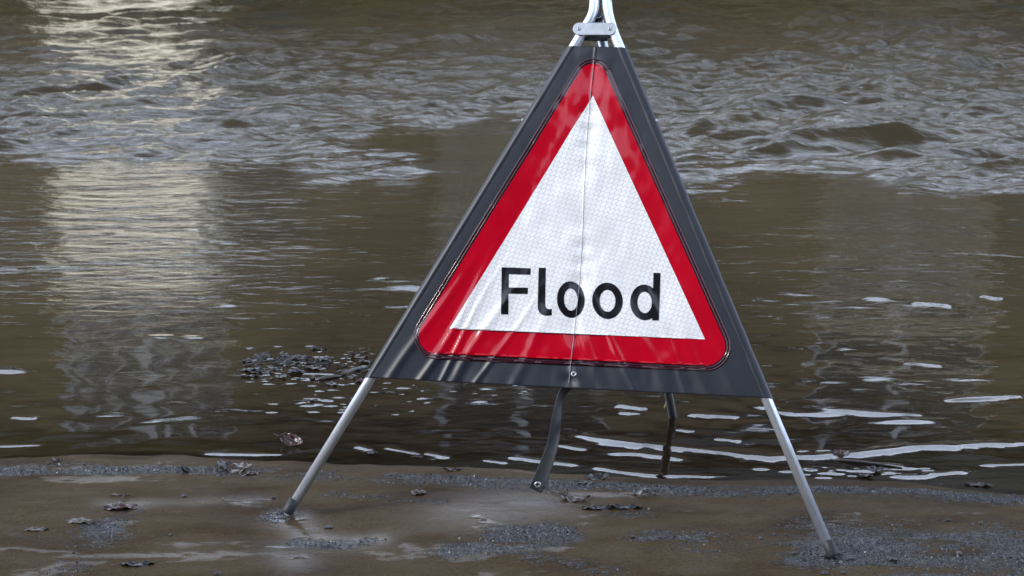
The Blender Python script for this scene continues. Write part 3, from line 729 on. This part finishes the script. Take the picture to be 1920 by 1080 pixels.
# ---------------------------------------------------------------- leaves, twigs and grit
def leafmat(name, col, rough=.2): return simple(name, col, rough, var=.45, scale=60, bump=.4, bscale=120, coat=.25)
LM = {'dark': leafmat('wet_dark_leaf', (.018, .014, .013)), 'brown': leafmat('wet_brown_leaf', (.034, .018, .010)), 'red': leafmat('wet_russet_leaf', (.030, .007, .005)),
      'grey': leafmat('silted_leaf', (.040, .030, .022), .35), 'black': leafmat('rotted_leaf', (.008, .008, .010), .22)}
M['twig'] = simple('wet_twig', (.022, .016, .012), .35, var=.4, scale=80, bump=.4)
M['straw'] = simple('yellow_straw', (.24, .17, .05), .5)
def leaf(px, py, size, ratio, rot, mat, label, z=None, curl=.25, fold=.3, tilt=(0, 0), seed=0, group=None, name='fallen_leaf', stem=True, lift=.0):
    r = random.Random(seed*31+int(px)); n, m = 18, 9; v = []; ph = r.random()*6
    for i in range(n):
        t = i/(n-1); w = ratio*.5*(math.sin(math.pi*t**.8)**.75 if 0 < t < 1 else 0)*(1+.10*math.sin(t*31+ph))
        for j in range(m):
            s_ = (j/(m-1)*2-1); x = (t-.5); y = s_*w
            zz = curl*(x*x*1.6+.25*x*math.sin(ph))+fold*abs(s_)**1.5*w*.9+.035*math.sin(x*17+ph)*s_+.03*math.sin(s_*7+x*9+ph)
            v.append((x*size, y*size, zz*size))
    f = [(i*m+j, (i+1)*m+j, (i+1)*m+j+1, i*m+j+1) for i in range(n-1) for j in range(m-1)]
    o = pydata(name, v, f, LM[mat])
    so = o.modifiers.new('thickness', 'SOLIDIFY'); so.thickness = .0006
    zz = z if z is not None else 0
    p = on_z(px, py, zz); base = zz if z is not None else ground_z(p.x, p.y)
    o.rotation_euler = (R(tilt[0]), R(tilt[1]), R(rot))
    zmin = min((o.rotation_euler.to_matrix() @ Vector(q)).z for q in v)
    o.location = (p.x, p.y, base-zmin*.75-.001+lift)
    tag(o, label, 'leaf', group)
    if stem:
        rb = tube('midrib', [(-.78*size, .03*size, curl*size*.36), (-.5*size, 0, curl*size*.4+.0006), (-.2*size, 0, curl*.07*size+.0012), (.2*size, 0, curl*.07*size+.0012), (.47*size, 0, curl*.35*size+.0006)], [.0009, .0009, .0008, .0006, .0003], M['twig'], o, 6)
    return o
def twig(px0, px1, r, label, z=None, name='twig', mat='twig', group=None, bend=.004, cat='twig'):
    zz = z if z is not None else 0
    a, b = on_z(*px0, zz), on_z(*px1, zz)
    if z is None:
        a.z, b.z = ground_z(a.x, a.y)+r*.6, ground_z(b.x, b.y)+r*.6
    c = a.lerp(b, .5); off = Vector((0, 0, 0)); pts = []
    rr = random.Random(int(px0[0]*7+px1[1]))
    for k in range(7):
        t = k/6; q = a.lerp(b, t)-a; q += Vector((rr.uniform(-1, 1)*bend*.5, rr.uniform(-1, 1)*bend, rr.uniform(0, 1)*bend*.4+bend*math.sin(math.pi*t))); pts.append(q)
    o = tube(name, pts, [r*.7, r, r*1.05, r*.95, r*.9, r*.8, r*.5], M[mat], None, 9); o.location = a
    tag(o, label, cat, group); return o

leaf(425, 872, .055, .6, 25, 'dark', 'dark curled leaf on top of the small leaf heap at the left shoreline', curl=.5, fold=.6, tilt=(25, 0), seed=1, lift=.004)
leaf(450, 877, .075, .6, -12, 'brown', 'dark glossy brown leaf in the small leaf heap at the left shoreline', curl=.3, fold=.2, tilt=(18, -8), seed=2, lift=.003)
leaf(468, 882, .060, .7, 40, 'grey', 'grey silted leaf at the right foot of the small shoreline leaf heap', curl=.1, fold=.3, seed=3)
leaf(411, 868, .035, .6, 80, 'red', 'small russet leaf poking up behind the small leaf heap at the left shoreline', curl=.5, fold=.5, tilt=(40, 20), seed=4, lift=.004)
leaf(345, 879, .030, .8, 30, 'black', 'small black rolled leaf lump standing alone left of the shoreline leaf heap', curl=1.2, fold=1.1, tilt=(20, 10), seed=5, stem=False)
leaf(226, 952, .080, .55, 4, 'red', 'flat reddish brown leaf filled with silty water on the mud at left', curl=.22, fold=.35, seed=6)
twig((206, 931), (238, 934), .0022, 'short broken twig lying just behind the flat reddish leaf at left')
twig((228, 940), (246, 929), .0018, 'small splinter sticking up behind the flat reddish leaf at left', bend=.008)
leaf(68, 994, .058, .45, 5, 'grey', 'half buried grey leaf flat in the mud near the left edge', curl=.05, fold=.12, seed=7, stem=False)
leaf(152, 981, .070, .5, -6, 'grey', 'silt covered leaf hump between the half buried grey leaf and the reddish leaf', curl=-.15, fold=-.25, seed=8, stem=False)
leaf(258, 1058, .075, .35, 10, 'black', 'long blackened leaf pressed into the mud at the bottom left', curl=.1, fold=.2, seed=9)
leaf(548, 834, .070, .5, -18, 'red', 'dark red leaf standing in the shallow water beside the left sign leg', z=ZW, curl=.3, fold=.3, tilt=(50, 10), seed=10, lift=.004)
leaf(1078, 933, .075, .55, -12, 'grey', 'grey silted leaf lying on the mud right of the hanging strap', curl=.2, fold=-.35, seed=11)
twig((1033, 919), (1053, 925), .0022, 'dark twig lying left of the grey leaf near the strap')
twig((1054, 924), (1066, 917), .0022, 'short dark twig propped against the grey leaf near the strap', bend=.006)
leaf(1122, 887, .060, .5, 10, 'dark', 'crumpled dark leaf lying on the shoreline grit below the sign', curl=.4, fold=.5, tilt=(15, 0), seed=12)
leaf(1097, 902, .050, .35, -30, 'black', 'narrow black leaf lying in the grit right of the strap end', curl=.3, fold=.4, seed=13)
leaf(1208, 925, .055, .4, -10, 'black', 'arched black leaf on the silt below the sign towards the right', curl=-.8, fold=-.5, seed=14, lift=.002)
leaf(1172, 899, .025, .4, 0, 'black', 'tiny black leaf scrap in the grit right of the crumpled dark leaf', curl=.2, fold=.2, seed=15, stem=False)
leaf(1120, 951, .075, .3, -6, 'black', 'blackened leaf strip pressed flat in the mud below the grey leaf', curl=.06, fold=.15, seed=16, stem=False)
leaf(1172, 951, .085, .3, -8, 'black', 'larger blackened leaf strip pressed flat in the mud, right of the other', curl=.08, fold=.15, seed=17, stem=False)
leaf(785, 923, .040, .8, 20, 'grey', 'grey leaf scrap on the smooth silt between the sign legs', curl=.3, fold=.4, seed=18, stem=False)
leaf(849, 873, .050, .35, 15, 'dark', 'dark leaf piece at the water edge under the red border', curl=.4, fold=.5, seed=19)
leaf(727, 884, .026, .4, -25, 'black', 'tiny black scrap in the grit right of the left sign leg', curl=.3, fold=.3, seed=20, stem=False)
leaf(697, 849, .035, .5, 0, 'dark', 'small dark leaf floating just right of the left sign leg', z=ZW, curl=.15, fold=.2, seed=21)
leaf(785, 857, .028, .5, 10, 'dark', 'small dark leaf floating near the shore left of the strap', z=ZW, curl=.2, fold=.3, seed=22)
leaf(812, 862, .024, .4, 10, 'black', 'black leaf scrap floating beside the small dark leaf left of the strap', z=ZW, curl=.2, fold=.3, seed=23, stem=False)
leaf(18, 692, .050, .4, 0, 'black', 'black leaf drifting in the flood water at the left edge', z=ZW, curl=.1, fold=.3, seed=24)
leaf(578, 752, .055, .4, 12, 'grey', 'pale leaf floating below the patch of floating leaf litter', z=ZW, curl=.12, fold=.15, seed=25)
leaf(1578, 858, .050, .6, -20, 'brown', 'curled brown leaf caught on the stick at the right shoreline', z=ZW, curl=.6, fold=.6, tilt=(25, 0), seed=26, lift=.004)
twig((1556, 862), (1692, 878), .004, 'long thin stick lying in the shallows right of the right sign leg', z=ZW+.001, cat='stick', name='stick', bend=.003)
leaf(1640, 885, .055, .5, 20, 'dark', 'wet dark leaf in the clump below the stick at the right shoreline', z=ZW, curl=.4, fold=.5, tilt=(10, 10), seed=27, lift=.003)
leaf(1622, 894, .045, .5, -30, 'red', 'reddish leaf lying at the base of the clump below the stick', z=ZW, curl=.2, fold=.3, seed=28, lift=.003)
leaf(1835, 910, .070, .3, -12, 'grey', 'grey leaf flat in the shallows near the right edge', z=ZW+.001, curl=.05, fold=.1, seed=29, stem=False)
twig((1246, 766), (1252, 741), .0011, 'yellow straw leaning on the rear sign leg at the water', z=ZW, name='straw', mat='straw', cat='straw', bend=.002)
leaf(105, 856, .030, .5, 30, 'brown', 'small brown leaf tuft sticking up at the far left shoreline', curl=.8, fold=.8, tilt=(30, 0), seed=30)
# floating litter
rr = random.Random(5)
ORD = ['leftmost', 'second from the left', 'third from the left', 'fourth from the left', 'fifth from the left', 'sixth from the left', 'seventh from the left', 'eighth from the left', 'ninth from the left', 'tenth from the left', 'eleventh from the left', 'twelfth from the left', 'thirteenth from the left', 'fourteenth from the left', 'fifteenth from the left', 'sixteenth from the left', 'seventeenth from the left', 'eighteenth from the left', 'nineteenth from the left', 'twentieth from the left']
lit = sorted((rr.uniform(458, 694), rr.choice(['dark', 'dark', 'black', 'brown', 'grey'])) for k in range(54))
cnt = {}
for k, (px, kind) in enumerate(lit):
    dy = rr.gauss(0, 16); py = 688+dy+(px-570)*.02; row = 'back' if dy < -7 else 'front' if dy > 7 else 'middle'
    n = cnt.get((kind, row), 0); cnt[(kind, row)] = n+1
    leaf(px, py, rr.uniform(.025, .065), rr.uniform(.3, .6), rr.uniform(-40, 40), kind, '%s floating along the %s of the litter patch, %s' % ({'dark': 'dark brown leaf', 'black': 'rotted black leaf', 'brown': 'light brown leaf', 'grey': 'silt grey leaf'}[kind], row, ORD[n]), z=ZW, curl=rr.uniform(0, .4), fold=rr.uniform(.1, .5), tilt=(rr.uniform(-10, 18), rr.uniform(-12, 12)), seed=100+k, group='leaves in the floating litter', lift=rr.uniform(-.001, .002))
leaf(532, 672, .055, .35, 65, 'dark', 'dark leaf standing up out of the floating litter like a fin', z=ZW, curl=.2, fold=.4, tilt=(55, 15), seed=140, lift=.006)
twig((596, 713), (640, 706), .006, 'short dark bark piece at the lower edge of the floating litter', z=ZW+.001, name='bark_piece', cat='bark')
twig((640, 704), (690, 688), .0065, 'thicker bark piece touching the left sleeve of the sign in the floating litter', z=ZW+.001, name='bark_piece', cat='bark')
twig((470, 682), (520, 676), .003, 'thin twig at the left end of the floating litter', z=ZW+.001)
# dark pebbles one can pick out on the mud
def pebble_mesh(seed):
    bm = bmesh.new(); bmesh.ops.create_icosphere(bm, subdivisions=2, radius=1); r = random.Random(seed)
    a = Vector((r.random(), r.random(), r.random()))*6
    for q in bm.verts:
        c = q.co; k = 1+.18*math.sin(c.x*2.6+a.x)+.15*math.sin(c.y*3.1+a.y)+.12*math.sin(c.z*3+a.z); q.co = Vector((c.x*k*1.25, c.y*k, c.z*k*.7))
    me = bpy.data.meshes.new('pebble'); bm.to_mesh(me); bm.free(); me.materials.append(M['peb']); return me
M['peb'] = simple('wet_dark_stone', (.008, .008, .010), .30, var=.5, scale=120, bump=.3)
for k, (px, py, s_, lab) in enumerate([(616, 987, .0085, 'dark oval pebble alone on the silt right of the left foot'), (1598, 1050, .006, 'dark pebble just right of the right foot'), (1676, 1053, .008, 'dark pebble in the grit at bottom right'),
        (1547, 1075, .0075, 'dark pebble at the bottom edge below the right foot'), (1580, 1074, .0060, 'smaller dark pebble at the bottom edge right of the other'), (1490, 1038, .0065, 'dark pebble left of the right foot'), (1798, 1040, .0085, 'largest dark pebble in the right grit patch'), (1591, 918, .0055, 'dark pebble in the shoreline grit at right'),
        (345, 930, .006, 'dark flat pebble on the silt below the black leaf lump'), (320, 1003, .004, 'tiny dark pebble on the silt at lower left'), (410, 1077, .0065, 'dark pebble at the bottom edge at left'), (1186, 1008, .005, 'dark pebble on the silt at bottom centre'), (1425, 1011, .005, 'dark pebble on bare silt well left of the right foot'), (1778, 975, .0055, 'dark pebble on the smooth silt at right'), (1838, 980, .006, 'dark pebble near the right edge'), (513, 934, .005, 'dark pebble up slope left of the left foot')]):
    o = link('pebble', pebble_mesh(k)); p = on_z(px, py, 0); o.location = (p.x, p.y, ground_z(p.x, p.y)+s_*.25); o.scale = (s_,)*3; o.rotation_euler = (0, 0, k*1.3)
    tag(o, lab, 'pebble', 'dark pebbles on the mud')
# grit: too many chips to count
gv, gf = [], []
base = np.array([(1, 0, 0), (-1, 0, 0), (0, 1, 0), (0, -1, 0), (0, 0, 1), (0, 0, -1)], float)
bf = [(0, 2, 4), (2, 1, 4), (1, 3, 4), (3, 0, 4), (2, 0, 5), (1, 2, 5), (3, 1, 5), (0, 3, 5)]
cand = 0
gi = np.argwhere((grit > .25) & (np.abs(X) < 1.7) & (Y > 4.3) & (Y < 5.6) & (D > -.01))
pr = grit[gi[:, 0], gi[:, 1]]**2; pr /= pr.sum()
for q in rng.choice(len(gi), 14000, p=pr):
    i, j = gi[q]; x = X[i, j]+rng.uniform(-.004, .004); y = Y[i, j]+rng.uniform(-.004, .004); s_ = .0011+.0032*rng.random()**2.8
    a = rng.random()*6.28; ca, sa = math.cos(a), math.sin(a)
    P = base*(s_*rng.uniform(.7, 1.6, 3))*(1+.35*rng.standard_normal((6, 1))); P[:, 2] *= .8
    n = len(gv); gv += [(x+p[0]*ca-p[1]*sa, y+p[0]*sa+p[1]*ca, Z[i, j]-s_*.1+p[2]*.8+.12*p[0]) for p in P]; gf += [tuple(k+n for k in t) for t in bf]
gr = pydata('grit', gv, gf, M['peb'], None, False); tag(gr, kind='stuff')
